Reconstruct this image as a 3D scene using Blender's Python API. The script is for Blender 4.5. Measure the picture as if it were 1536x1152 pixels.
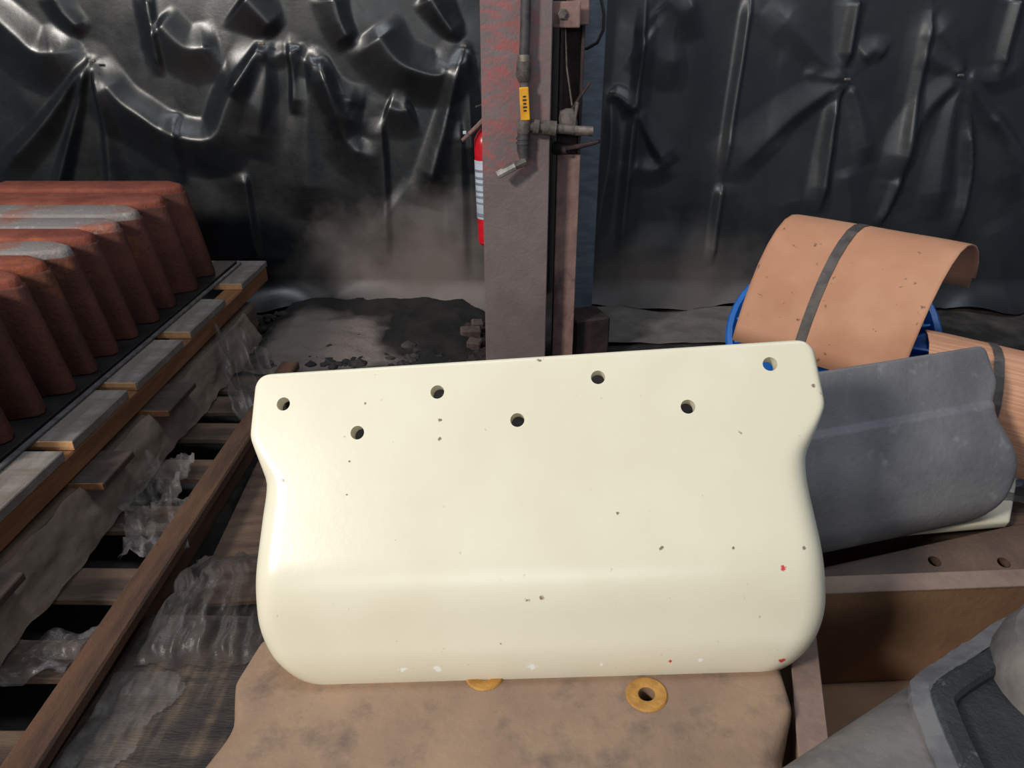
import bpy, bmesh, math, random
import numpy as np
from mathutils import Vector, Matrix, noise as mnoise
random.seed(7); np.random.seed(7)
for o in list(bpy.data.objects): bpy.data.objects.remove(o)
scn = bpy.context.scene
COL = scn.collection
# ------------------------------------------------------------------ camera
FPX, PITCH, CH = 1070.0, math.radians(26.3), 1.6
cam = bpy.data.cameras.new('camera'); camo = bpy.data.objects.new('camera', cam); COL.objects.link(camo)
cam.sensor_width = 36; cam.lens = 36 * FPX / 1536; cam.clip_start = .02
camo.location = (0, 0, CH); camo.rotation_euler = (math.pi / 2 - PITCH, 0, 0)
scn.camera = camo
# ------------------------------------------------------------------ light
w = bpy.data.worlds.new('world'); scn.world = w; w.use_nodes = True
w.node_tree.nodes['Background'].inputs[0].default_value = (.66, .82, 1, 1)
w.node_tree.nodes['Background'].inputs[1].default_value = .13
def area(name, loc, target, size, power, col, sy=None):
    l = bpy.data.lights.new(name, 'AREA'); l.energy = power; l.color = col; l.size = size
    if sy: l.shape = 'RECTANGLE'; l.size_y = sy
    o = bpy.data.objects.new(name, l); COL.objects.link(o); o.location = loc
    o.rotation_euler = (Vector(target) - Vector(loc)).to_track_quat('-Z', 'Y').to_euler()
    return o
area('high_bay_lamp', (-4.6, -2.4, 4.3), (0, 2.2, .4), 1.0, 410, (1, .94, .86))
area('added_rear_light', (-1.0, -4.2, 2.5), (0, 1.5, .6), 3.6, 54, (.95, .98, 1), .55)  # unseen light added behind the camera, shaped for the cream bumper's sheen and front fill
area('added_overhead_light', (2.4, 1.4, 4.8), (2.6, 4.4, 1.6), 2.4, 52, (.86, .93, 1), .3)  # unseen light added to brighten the right sheeting
area('added_overhead_light', (-1.8, 2.2, 5.0), (-1.4, 3.4, 0), 3.0, 62, (.84, .92, 1), .4)  # unseen light added overhead for bluish highlights on the sheeting folds
vs = scn.view_settings
vs.view_transform = 'Standard'; vs.look = 'None'; vs.exposure = 0.0; vs.gamma = 1; vs.use_curve_mapping = False

# ------------------------------------------------------------------ helpers
ct, st = math.cos(PITCH), math.sin(PITCH)
def U(px, py, Y=None, Z=None):
    """point on the sight line of a photo pixel at a given distance Y or height Z"""
    x = (px - 768) / FPX; u = (576 - py) / FPX
    d = Vector((x, ct + st * u, -st + ct * u))
    t = Y / d.y if Y is not None else (Z - CH) / d.z
    return Vector((0, 0, CH)) + d * t
def lin(r, g, b):
    f = lambda c: c / 12.92 if c <= .04045 else ((c + .055) / 1.055) ** 2.4
    return (f(r / 255), f(g / 255), f(b / 255), 1)

def mat(name, c1, c2=None, scale=6, lo=.4, hi=.62, rough=.6, bump=0., bscale=40, spec=.5, stretch=(1, 1, 1),
        c3=None, s3=2, lo3=.5, hi3=.7, metal=0, spots=(), alpha=1., detail=6, coat=0, grain=None, rvar=0.):
    m = bpy.data.materials.new(name); m.use_nodes = True
    nt = m.node_tree; N = nt.nodes; L = nt.links; b = N['Principled BSDF']
    tc = N.new('ShaderNodeTexCoord'); mp = N.new('ShaderNodeMapping'); L.new(tc.outputs['Object'], mp.inputs[0])
    mp.inputs['Scale'].default_value = stretch
    def nz(sc, de=detail, vec=None):
        n = N.new('ShaderNodeTexNoise'); n.inputs['Scale'].default_value = sc; n.inputs['Detail'].default_value = de
        n.inputs['Roughness'].default_value = .62
        L.new((vec or mp).outputs[0], n.inputs['Vector']); return n
    def ramp(src, a, z):
        r = N.new('ShaderNodeMapRange'); r.inputs[1].default_value = a; r.inputs[2].default_value = z; L.new(src, r.inputs[0]); return r
    def mix(fac, a, bcol):
        x = N.new('ShaderNodeMix'); x.data_type = 'RGBA'; L.new(fac, x.inputs[0])
        if isinstance(a, tuple): x.inputs[6].default_value = a
        else: L.new(a, x.inputs[6])
        x.inputs[7].default_value = bcol; return x.outputs[2]
    col = c1
    if c2: col = mix(ramp(nz(scale).outputs[0], lo, hi).outputs[0], col, c2)
    if grain:
        wv = N.new('ShaderNodeTexNoise'); wv.inputs['Scale'].default_value = 1; wv.inputs['Detail'].default_value = 4
        gm = N.new('ShaderNodeMapping'); gm.inputs['Scale'].default_value = grain[0]; L.new(tc.outputs['Object'], gm.inputs[0]); L.new(gm.outputs[0], wv.inputs['Vector'])
        col = mix(ramp(wv.outputs[0], .45, .7).outputs[0], col, grain[1])
    if c3: col = mix(ramp(nz(s3).outputs[0], lo3, hi3).outputs[0], col, c3)
    for (p, r, sc) in spots:         # local wear marks: position, radius, colour
        vm = N.new('ShaderNodeVectorMath'); vm.operation = 'DISTANCE'; vm.inputs[1].default_value = p
        L.new(tc.outputs['Object'], vm.inputs[0])
        nn = nz(.55 / max(r, .004), 3, tc_obj(N, L, tc))
        ad = N.new('ShaderNodeMath'); ad.operation = 'MULTIPLY_ADD'; L.new(nn.outputs[0], ad.inputs[0]); ad.inputs[1].default_value = r * 3.2; L.new(vm.outputs['Value'], ad.inputs[2])
        mr = ramp(ad.outputs[0], r * 2.55, r * 2.15); mr.inputs[3].default_value = 0; mr.inputs[4].default_value = 1
        col = mix(mr.outputs[0], col, sc)
    if isinstance(col, tuple): b.inputs['Base Color'].default_value = col
    else: L.new(col, b.inputs['Base Color'])
    b.inputs['Roughness'].default_value = rough
    if rvar:
        rr = ramp(nz(scale * 1.7).outputs[0], .3, .7); rr.inputs[3].default_value = rough - rvar; rr.inputs[4].default_value = rough + rvar
        L.new(rr.outputs[0], b.inputs['Roughness'])
    b.inputs['Specular IOR Level'].default_value = spec
    b.inputs['Metallic'].default_value = metal; b.inputs['Coat Weight'].default_value = coat
    b.inputs['Alpha'].default_value = alpha
    if bump:
        bp = N.new('ShaderNodeBump'); bp.inputs['Strength'].default_value = bump; bp.inputs['Distance'].default_value = .01
        L.new(nz(bscale).outputs[0], bp.inputs['Height']); L.new(bp.outputs[0], b.inputs['Normal'])
    return m
_tcm = {}
def tc_obj(N, L, tc):
    k = N.get('spotmap')
    if not k:
        k = N.new('ShaderNodeMapping'); k.name = 'spotmap'; L.new(tc.outputs['Object'], k.inputs[0])
    return k

def tag(o, label=None, cat=None, group=None, kind=None):
    if label: o['label'] = label
    if cat: o['category'] = cat
    if group: o['group'] = group
    if kind: o['kind'] = kind
    return o
def link(name, me, m=None, parent=None, smooth=False, sharp=None):
    o = bpy.data.objects.new(name, me); COL.objects.link(o)
    if m and not me.materials: me.materials.append(m)
    if smooth:
        me.polygons.foreach_set('use_smooth', [True] * len(me.polygons))
        if sharp: me.set_sharp_from_angle(angle=math.radians(sharp))
    if parent: o.parent = parent
    return o
def pd(name, v, f, m, parent=None, smooth=False, sharp=None):
    me = bpy.data.meshes.new(name); me.from_pydata([tuple(p) for p in v], [], f); me.update()
    bm = bmesh.new(); bm.from_mesh(me); bmesh.ops.recalc_face_normals(bm, faces=bm.faces); bm.to_mesh(me); bm.free()
    return link(name, me, m, parent, smooth, sharp)
def empty(name, loc=(0, 0, 0)):
    o = bpy.data.objects.new(name, None); COL.objects.link(o); o.location = loc; o.empty_display_size = .05; return o
def from_bm(name, bm, m, parent=None, smooth=False, sharp=None):
    bmesh.ops.recalc_face_normals(bm, faces=bm.faces)
    me = bpy.data.meshes.new(name); bm.to_mesh(me); bm.free(); return link(name, me, m, parent, smooth, sharp)
def bm_box(bm, size, mx=None, bev=0.004, seg=1):
    r = bmesh.ops.create_cube(bm, size=1); vv = r['verts']
    for v in vv: v.co = Vector((v.co.x * size[0], v.co.y * size[1], v.co.z * size[2]))
    if bev:
        es = {e for v in vv for e in v.link_edges}
        rr = bmesh.ops.bevel(bm, geom=list(es), offset=bev, segments=seg, affect='EDGES', profile=.5)
        vv = list({v for f in rr['faces'] for v in f.verts} | {v for v in vv if v.is_valid})
    if mx is not None: bmesh.ops.transform(bm, matrix=mx, verts=vv)
    return vv
def box(name, c, size, m, parent=None, rot=(0, 0, 0), bev=.004, seg=1):
    """a bevelled slab whose own origin is its centre"""
    bm = bmesh.new(); bm_box(bm, size, None, bev, seg)
    o = from_bm(name, bm, m, None); o.location = c; o.rotation_euler = rot
    if parent:
        o.parent = parent; o.location = Vector(c) - parent.location
    return o
def tube_bm(bm, pts, r, n=10, cap=True):
    pts = [Vector(p) for p in pts]; rs = r if isinstance(r, (list, tuple)) else [r] * len(pts); rings = []
    up = None
    for i, p in enumerate(pts):
        d = (pts[min(i + 1, len(pts) - 1)] - pts[max(i - 1, 0)]).normalized()
        if up is None: up = d.orthogonal().normalized()
        up = (up - d * up.dot(d)).normalized(); s = d.cross(up)
        rings.append([bm.verts.new(p + (up * math.cos(a) + s * math.sin(a)) * rs[i]) for a in [2 * math.pi * k / n for k in range(n)]])
    for a, b in zip(rings, rings[1:]):
        for k in range(n): bm.faces.new((a[k], a[(k + 1) % n], b[(k + 1) % n], b[k]))
    if cap: bm.faces.new(rings[0][::-1]); bm.faces.new(rings[-1])
def tube(name, pts, r, m, parent=None, n=10):
    bm = bmesh.new(); 
    off = parent.location if parent else Vector((0, 0, 0))
    tube_bm(bm, [Vector(p) - off for p in pts], r, n); return from_bm(name, bm, m, parent, True, 40)
def lathe(name, prof, m, mx=Matrix(), parent=None, n=28):
    bm = bmesh.new(); rings = []
    for (r, z) in prof:
        rings.append([bm.verts.new(mx @ Vector((r * math.cos(2 * math.pi * k / n), r * math.sin(2 * math.pi * k / n), z))) for k in range(n)])
    for a, b in zip(rings, rings[1:]):
        for k in range(n): bm.faces.new((a[k], a[(k + 1) % n], b[(k + 1) % n], b[k]))
    bm.faces.new(rings[0][::-1]); bm.faces.new(rings[-1])
    return from_bm(name, bm, m, parent, True, 35)
def prism(name, poly, h0, h1, m, parent=None, bev=0, seg=1, mx=None, top=None):
    """plan polygon extruded in z; top = optional other polygon for the upper face"""
    bm = bmesh.new(); top = top or poly
    a = [bm.verts.new((x, y, h0)) for x, y in poly]; b = [bm.verts.new((x, y, h1)) for x, y in top]
    bm.faces.new(a[::-1]); bm.faces.new(b)
    for k in range(len(a)): bm.faces.new((a[k], a[(k + 1) % len(a)], b[(k + 1) % len(a)], b[k]))
    if bev: bmesh.ops.bevel(bm, geom=bm.edges[:], offset=bev, segments=seg, affect='EDGES', profile=.5)
    if mx is not None: bmesh.ops.transform(bm, matrix=mx, verts=bm.verts)
    return from_bm(name, bm, m, parent, seg > 1, 45)
def sheet(name, fn, nu, nv, m, parent=None, hole=None, thick=0):
    v = []; f = []
    for j in range(nv + 1):
        for i in range(nu + 1): v.append(fn(i / nu, j / nv))
    for j in range(nv):
        for i in range(nu):
            if hole and hole((i + .5) / nu, (j + .5) / nv): continue
            a = j * (nu + 1) + i; f.append((a, a + 1, a + nu + 2, a + nu + 1))
    o = pd(name, v, f, m, parent, True)
    if thick:
        md = o.modifiers.new('thickness', 'SOLIDIFY'); md.thickness = thick; md.offset = 0
    return o
def nz3(x, y, z=0): return mnoise.noise(Vector((x, y, z)))
def fr(x, y, z=0): return mnoise.fractal(Vector((x, y, z)), 1., 2., 4)

# ------------------------------------------------------------------ materials
M = {}
M['cream'] = None
M['floor'] = mat('floor_dirt', lin(58, 52, 50), lin(26, 24, 24), 3.2, .38, .62, .9, .8, 30, c3=lin(108, 98, 92), s3=1.1, lo3=.56, hi3=.72)
M['wall'] = mat('dark_wall_board', lin(30, 31, 33), lin(18, 18, 20), 2, rough=.8)
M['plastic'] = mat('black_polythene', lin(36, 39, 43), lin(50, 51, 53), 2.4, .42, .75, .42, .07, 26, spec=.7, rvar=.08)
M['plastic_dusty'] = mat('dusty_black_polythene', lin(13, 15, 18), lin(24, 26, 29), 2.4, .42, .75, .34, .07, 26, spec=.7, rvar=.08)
M['rust'] = mat('rust_red_casting', lin(142, 80, 64), lin(112, 58, 46), 5, .35, .65, .85, .5, 70, c3=lin(160, 90, 56), s3=3, lo3=.6, hi3=.74, spec=.25)
M['rust_shaded'] = mat('shaded_rust_casting', lin(98, 58, 48), lin(74, 46, 40), 5, .35, .65, .85, .5, 70, c3=lin(122, 74, 46), s3=3, lo3=.6, hi3=.72, spec=.25)  # rust for the casting bodies, with the shade on their sides put into the colour
M['silver'] = mat('scraped_grey_casting_top', lin(132, 124, 120), lin(152, 92, 72), 4, .5, .66, .6, .5, 90, c3=lin(160, 156, 152), s3=30, lo3=.58, hi3=.7, spec=.4)
M['steel'] = mat('brown_grey_painted_steel', lin(128, 113, 112), lin(108, 94, 93), 4, .4, .6, .55, .15, 60, spec=.4)
M['pipe'] = mat('dusty_grey_pipe', lin(104, 94, 88), lin(74, 66, 62), 25, rough=.7, bump=.3, bscale=90)
M['hose'] = mat('dark_grey_hose', lin(74, 70, 72), lin(54, 50, 52), 20, rough=.65)
M['dark_iron'] = mat('sooty_brown_iron', lin(62, 46, 44), lin(36, 28, 28), 9, rough=.8, bump=.4)
M['post'] = mat('pinkish_brown_post', lin(150, 118, 110), lin(116, 90, 86), 7, .38, .62, .7, .3, 60, c3=lin(60, 42, 42), s3=4, lo3=.55, hi3=.7)
M['yellow'] = mat('yellow_tag', lin(236, 172, 34), lin(214, 146, 24), 20, rough=.5)
M['ink'] = mat('black_ink', lin(40, 34, 30), rough=.7)
M['red'] = mat('red_enamel', lin(212, 30, 44), lin(190, 22, 36), 12, rough=.3)
M['white'] = mat('white_label', lin(196, 202, 212), lin(176, 184, 196), 12, rough=.5)
M['labelink'] = mat('grey_blue_print', lin(120, 130, 146), rough=.5)
M['brass'] = mat('dull_metal', lin(140, 128, 118), lin(100, 90, 84), 30, rough=.5, metal=.4)
M['bluegrey'] = mat('blue_grey_board', lin(100, 108, 120), lin(78, 84, 94), 5, .4, .65, .6, .2, 50, stretch=(1, 1, 4))
M['deck'] = mat('weathered_grey_board', lin(136, 128, 122), lin(106, 98, 92), 4, .4, .62, .8, .4, 60, stretch=(6, 1, 6), grain=((2, 30, 30), lin(112, 100, 90)))
M['wood'] = mat('raw_brown_timber', lin(142, 94, 58), lin(112, 72, 44), 3, .38, .62, .75, .4, 50, stretch=(8, 1, 8), c3=lin(74, 46, 28), s3=1.6, lo3=.62, hi3=.74)
M['wood_end'] = mat('fresh_cut_timber', lin(216, 168, 120), lin(188, 138, 94), 8, rough=.75, bump=.3, bscale=80)
M['stub'] = mat('dark_stained_board', lin(72, 58, 50), lin(44, 36, 32), 4, .4, .65, .7, .3, 50, stretch=(1, 6, 6))
M['oldwood'] = mat('old_grey_brown_timber', lin(104, 82, 66), lin(70, 54, 44), 3, .38, .64, .85, .5, 50, stretch=(1, 8, 8), c3=lin(46, 36, 32), s3=2.2, lo3=.58, hi3=.72)
M['oldbeam'] = mat('old_red_brown_timber', lin(98, 68, 48), lin(70, 48, 36), 3, .38, .64, .8, .5, 50, stretch=(8, 1, 8), c3=lin(52, 36, 28), s3=2.0, lo3=.6, hi3=.72)
M['ply'] = mat('dark_scuffed_plywood', lin(66, 56, 50), lin(44, 38, 36), 4, .4, .62, .6, .4, 40, stretch=(1, 5, 5), grain=((26, 3, 10), lin(104, 88, 72)), c3=lin(36, 32, 31), s3=2.5, lo3=.5, hi3=.66)
M['blackstrip'] = mat('black_plastic_strip', lin(20, 20, 21), lin(32, 31, 31), 8, rough=.4)
M['strap'] = mat('steel_band', lin(96, 94, 94), lin(70, 68, 68), 20, rough=.4)
M['load'] = mat('brown_wrapped_load', lin(108, 86, 70), lin(72, 60, 52), 3, .35, .65, .85, c3=lin(52, 44, 42), s3=1.7, lo3=.55, hi3=.7)
M['tan'] = mat('dirty_tan_urethane', lin(158, 131, 107), lin(134, 110, 93), 3.5, .38, .66, .55, .25, 60, c3=lin(88, 76, 74), s3=9, lo3=.52, hi3=.78, detail=12, spec=.4)
M['tan_box'] = mat('brown_urethane', lin(164, 128, 98), lin(134, 104, 82), 3, .35, .68, .6, .2, 50, spec=.3)
M['brown_plate'] = mat('dark_brown_urethane', lin(112, 88, 72), lin(74, 60, 53), 4, .35, .65, .6, .3, 50, c3=lin(66, 60, 62), s3=5, lo3=.56, hi3=.7)
M['rim'] = mat('pinkish_brown_rim', lin(150, 126, 112), lin(128, 106, 96), 8, rough=.65, bump=.25)
M['washer'] = mat('ochre_bushing', lin(186, 136, 62), lin(152, 106, 46), 20, .4, .62, .6, .3, 90)
M['grey'] = mat('dark_grey_urethane', lin(128, 126, 128), lin(104, 103, 107), 4, .36, .66, .5, .25, 60, spec=.4,
                c3=lin(150, 149, 150), s3=14, lo3=.60, hi3=.78, detail=9)
M['rubber'] = mat('grey_dusty_rubber', lin(124, 118, 114), lin(92, 88, 88), 6, .36, .64, .55, .2, 60, c3=lin(80, 78, 82), s3=7, lo3=.5, hi3=.7)
M['rubber_dark'] = mat('black_scuffed_rubber', lin(50, 54, 56), lin(36, 39, 41), 10, .36, .64, .6, .5, 80, c3=lin(116, 116, 116), s3=24, lo3=.63, hi3=.72)
M['rubber_edge'] = mat('mid_grey_rubber_edge', lin(110, 108, 110), lin(84, 83, 87), 10, rough=.6, bump=.2)
M['kraft'] = mat('brown_fibre_sheet', lin(198, 148, 118), lin(186, 134, 104), 3, .4, .6, .7, .1, 120, c3=lin(120, 92, 78), s3=30, lo3=.655, hi3=.73, detail=3, spec=.3)
M['kraft_line'] = mat('lined_brown_fibre', lin(206, 156, 126), lin(190, 138, 108), 1, .45, .55, .7, .3, 60, stretch=(1, 1, 150), spec=.3)
M['band'] = mat('dark_speckled_band', lin(88, 80, 77), lin(66, 60, 58), 20, rough=.6, c3=lin(108, 100, 96), s3=60, lo3=.62, hi3=.7)
M['blue'] = mat('blue_plastic', lin(34, 112, 200), lin(26, 96, 180), 5, rough=.35)
M['concrete'] = mat('dusty_concrete', lin(122, 114, 108), lin(98, 92, 88), 6, rough=.9, bump=.3)
M['brick'] = mat('dusty_brick', lin(96, 80, 74), lin(66, 56, 54), 14, rough=.9, bump=.5)

def film_mat(name, c, a0, a1, sc):
    m = mat(name, c, None, rough=.32, bump=.5, bscale=24, spec=.6)
    nt = m.node_tree; N = nt.nodes; L = nt.links; b = N['Principled BSDF']
    tc = N['Texture Coordinate']; n = N.new('ShaderNodeTexNoise'); n.inputs['Scale'].default_value = sc; n.inputs['Detail'].default_value = 6
    L.new(tc.outputs['Object'], n.inputs['Vector'])
    r = N.new('ShaderNodeMapRange'); r.inputs[1].default_value = .3; r.inputs[2].default_value = .7; r.inputs[3].default_value = a0; r.inputs[4].default_value = a1
    L.new(n.outputs[0], r.inputs[0]); L.new(r.outputs[0], b.inputs['Alpha'])
    return m
M['film'] = film_mat('cloudy_stretch_film', lin(92, 86, 84), .1, .7, 5)
M['film_wrap'] = film_mat('brownish_stretch_film', lin(126, 110, 99), .5, 1., 3)
M['film_thin'] = film_mat('clear_crumpled_film', lin(128, 122, 120), .02, .5, 9)

# dusty band low on the plastic sheets: settled grey-brown dust with its own ragged outline
def add_dust(m, centre, radius, colour):
    nt = m.node_tree; N = nt.nodes; L = nt.links; b = N['Principled BSDF']
    src = b.inputs['Base Color'].links[0].from_socket; tc = N['Texture Coordinate']
    mp = N.new('ShaderNodeMapping'); mp.vector_type = 'TEXTURE'; mp.inputs['Location'].default_value = centre; mp.inputs['Scale'].default_value = radius
    L.new(tc.outputs['Object'], mp.inputs[0])
    ln = N.new('ShaderNodeVectorMath'); ln.operation = 'LENGTH'; L.new(mp.outputs[0], ln.inputs[0])
    n = N.new('ShaderNodeTexNoise'); n.inputs['Scale'].default_value = 4; n.inputs['Detail'].default_value = 5; L.new(tc.outputs['Object'], n.inputs['Vector'])
    s = N.new('ShaderNodeMath'); s.operation = 'ADD'; L.new(ln.outputs['Value'], s.inputs[0]); L.new(n.outputs[0], s.inputs[1])
    r = N.new('ShaderNodeMapRange'); r.inputs[1].default_value = 1.55; r.inputs[2].default_value = .7; L.new(s.outputs[0], r.inputs[0])
    x = N.new('ShaderNodeMix'); x.data_type = 'RGBA'; L.new(r.outputs[0], x.inputs[0]); L.new(src, x.inputs[6]); x.inputs[7].default_value = colour
    L.new(x.outputs[2], b.inputs['Base Color'])
    rs = b.inputs['Roughness'].links[0].from_socket
    q = N.new('ShaderNodeMath'); q.operation = 'MULTIPLY_ADD'; L.new(r.outputs[0], q.inputs[0]); q.inputs[1].default_value = .35; L.new(rs, q.inputs[2]); L.new(q.outputs[0], b.inputs['Roughness'])
WY = 4.4
c = U(640, 420, Y=WY); add_dust(M['plastic_dusty'], (c.x, WY, c.z), (.9, 2, .62), lin(112, 101, 96))
c = U(1000, 440, Y=WY); add_dust(M['plastic'], (c.x, WY, c.z), (.72, 2, .5), lin(104, 95, 92))

# ------------------------------------------------------------------ the setting
def floor_fn(u, v):
    x = -5 + 10 * u; y = -1.0 + 5.8 * v
    return (x, y, .012 * fr(x * 2.2, y * 2.2) - .012)
tag(sheet('floor', floor_fn, 150, 90, M['floor']), 'dark dirt-covered shop floor', kind='structure')
tag(box('wall_back', (0, 4.75, 1.3), (10, .1, 2.7), M['wall']), 'dark wall behind the black plastic sheeting', kind='structure')

# black plastic sheeting, real folds: each is a ridge line with its own width and height
def curtain(name, x0, x1, z0, z1, feats, m, seed, label, flow, step=.011, lean=0., ak=.56, wk=1.9):
    nx = int((x1 - x0) / step); nzv = int((z1 - z0) / step)
    X, Z = np.meshgrid(np.linspace(x0, x1, nx + 1), np.linspace(z0, z1, nzv + 1))
    D = np.zeros_like(X)
    for (pts, wu, wd, amp, e0, e1) in feats:
        P0 = np.array([(p.x, p.z) for p in (U(a, b, Y=WY) for a, b in pts)]); P = []
        for i in range(len(P0) - 1):
            a_, b_, c_, d_ = P0[max(i - 1, 0)], P0[i], P0[i + 1], P0[min(i + 2, len(P0) - 1)]
            for t in (0, .25, .5, .75): P.append(.5 * (2 * b_ + (c_ - a_) * t + (2 * a_ - 5 * b_ + 4 * c_ - d_) * t * t + (3 * b_ - a_ - 3 * c_ + d_) * t ** 3))
        P = np.array(P + [P0[-1]])
        seg = np.hypot(*(P[1:] - P[:-1]).T); cum = np.concatenate([[0], np.cumsum(seg)]); tot = cum[-1]
        best = np.full(X.shape, 9.); sd = np.zeros_like(X); tt = np.zeros_like(X)
        for k in range(len(seg)):
            d = (P[k + 1] - P[k]) / seg[k]; rx = X - P[k, 0]; rz = Z - P[k, 1]
            t = np.clip(rx * d[0] + rz * d[1], 0, seg[k]); qx = rx - t * d[0]; qz = rz - t * d[1]
            dist = np.hypot(qx, qz); side = np.sign(d[0] * qz - d[1] * qx)
            mk = dist < best; best[mk] = dist[mk]; sd[mk] = side[mk]; tt[mk] = (cum[k] + t[mk]) / tot
        scale = e0 + (e1 - e0) * tt
        wdt = np.where(sd >= 0, wu, wd) * scale * wk
        q = np.clip(best / wdt, 0, 1)
        tent = 1 - np.sqrt(q * q + .03) + .173 * (1 - q); prof = np.clip(tent, 0, 1) * (1 - q) ** .3 * 1.15
        taper = np.clip(np.minimum(tt / .12 + .15, (1 - tt) / .22), 0, 1)
        D += ak * amp * prof * taper * (.55 + .45 * scale)
    rng = np.random.RandomState(seed)
    for k in range(26):           # slack waves and puckers
        f = rng.uniform(.8, 6); a = rng.uniform(0, 6.28); an = rng.normal(0, .5)
        D += .5 * ak * .024 / f ** .8 * np.sin(f * 2.2 * (X * math.cos(an) + .55 * Z * math.sin(an)) + a)
    for k in range(45):           # small dents and puckers
        cx = rng.uniform(x0, x1); cz = rng.uniform(z0 + .2, z1); r = rng.uniform(.02, .1); an = rng.uniform(-.6, .6); el = rng.uniform(1.5, 4)
        dx = (X - cx) * math.cos(an) + (Z - cz) * math.sin(an); dz = -(X - cx) * math.sin(an) + (Z - cz) * math.cos(an)
        D += rng.choice([-1, 1]) * r * .07 * np.exp(-((dx / r) ** 2 + (dz / (r * el)) ** 2))
    Y = WY - D
    foot = np.clip((z0 + .16 - Z) / .16, 0, 1)      # the hem spreads out on the floor
    Y -= foot ** 2 * flow * (1 + .5 * np.sin(X * 9 + seed)); Zc = np.maximum(Z + .018 * foot * np.sin(X * 13 + 1), .004 + .006 * (1 + np.sin(X * 17)))
    X = X - lean * np.clip(1.45 - Z, 0, 2) * np.exp(-(X - x0) / .5)
    v = np.stack([X, Y, Zc], -1).reshape(-1, 3)
    idx = np.arange((nx + 1) * (nzv + 1)).reshape(nzv + 1, nx + 1)
    F = np.stack([idx[:-1, :-1], idx[:-1, 1:], idx[1:, 1:], idx[1:, :-1]], -1).reshape(-1, 4)
    me = bpy.data.meshes.new(name); me.from_pydata(v.tolist(), [], F.tolist()); me.update()
    o = link(name, me, m, None, True)
    return tag(o, label, 'plastic sheet')
# (points, width left/above, width right/below, height, end widths)   line runs left to right: "above" is its left side
FL = [
 ([(-40, -10), (3, 28), (33, 54), (67, 80), (123, 72)], .10, .16, .085, .7, .8),
 ([(142, 95), (180, 146), (215, 172), (262, 200), (322, 206), (348, 150), (390, 67)], .11, .20, .12, .6, .6),
 ([(236, 30), (267, 62), (290, 74), (330, 68)], .10, .14, .07, .7, .7),
 ([(365, -6), (395, 25), (417, 49)], .09, .09, .08, 1.3, .5),
 ([(396, 70), (413, 84), (432, 72)], .04, .05, .03, .8, .8),
 ([(560, 40), (593, 88), (627, 106), (662, 112), (680, 92), (694, 72)], .12, .16, .09, .8, .5),
 ([(442, 70), (458, 92), (474, 86)], .04, .06, .03, .8, .8),
 ([(580, 158), (600, 166), (620, 160)], .06, .09, .04, 1, 1),
 ([(138, 90), (100, 145), (60, 200), (2, 262)], .05, .035, .06, .5, 1.5),
 ([(138, 92), (118, 170), (96, 262), (80, 330)], .03, .035, .055, .4, 1.3),
 ([(140, 95), (155, 150), (164, 240), (170, 330)], .05, .03, .05, .5, 1.3),
 ([(392, 66), (372, 105), (350, 142)], .05, .03, .06, .6, 1.1),
 ([(394, 68), (400, 110), (395, 170), (385, 240)], .05, .05, .035, .5, 1.4),
 ([(433, 64), (440, 110), (441, 172)], .045, .02, .05, .7, 1),
 ([(477, 84), (498, 128), (520, 148), (548, 158)], .06, .10, .055, .5, 1),
 ([(480, 90), (512, 170), (550, 190)], .05, .08, .04, .6, 1),
 ([(486, 100), (520, 212), (572, 238)], .05, .10, .045, .6, 1.1),
 ([(472, 86), (460, 200), (465, 330)], .08, .07, .045, .5, 1.6),
 ([(696, 72), (682, 130), (660, 220), (636, 310)], .06, .05, .07, .5, 1.5),
 ([(700, 72), (704, 150), (710, 260)], .04, .05, .045, .5, 1.5),
 ([(265, 168), (270, 220), (277, 275)], .02, .045, .03, 1, 1),
 ([(367, 258), (376, 320), (388, 400)], .018, .05, .03, 1, 1.2),
 ([(570, 175), (577, 260), (582, 400)], .02, .06, .03, 1, 1.2),
 ([(690, 180), (694, 280), (699, 420)], .02, .06, .03, 1, 1.2),
 ([(222, -10), (232, 50), (243, 115)], .02, .05, .04, 1, .8),
 ([(84, -10), (100, 20), (130, 50)], .06, .06, .05, 1, .6),
 ([(500, -10), (510, 30), (530, 70)], .05, .08, .05, 1, .7),
 ([(640, -10), (665, 30), (690, 62)], .07, .05, .05, 1.2, .5),
 ([(580, 300), (640, 340), (700, 345)], .14, .2, .03, 1, 1),
]
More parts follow.
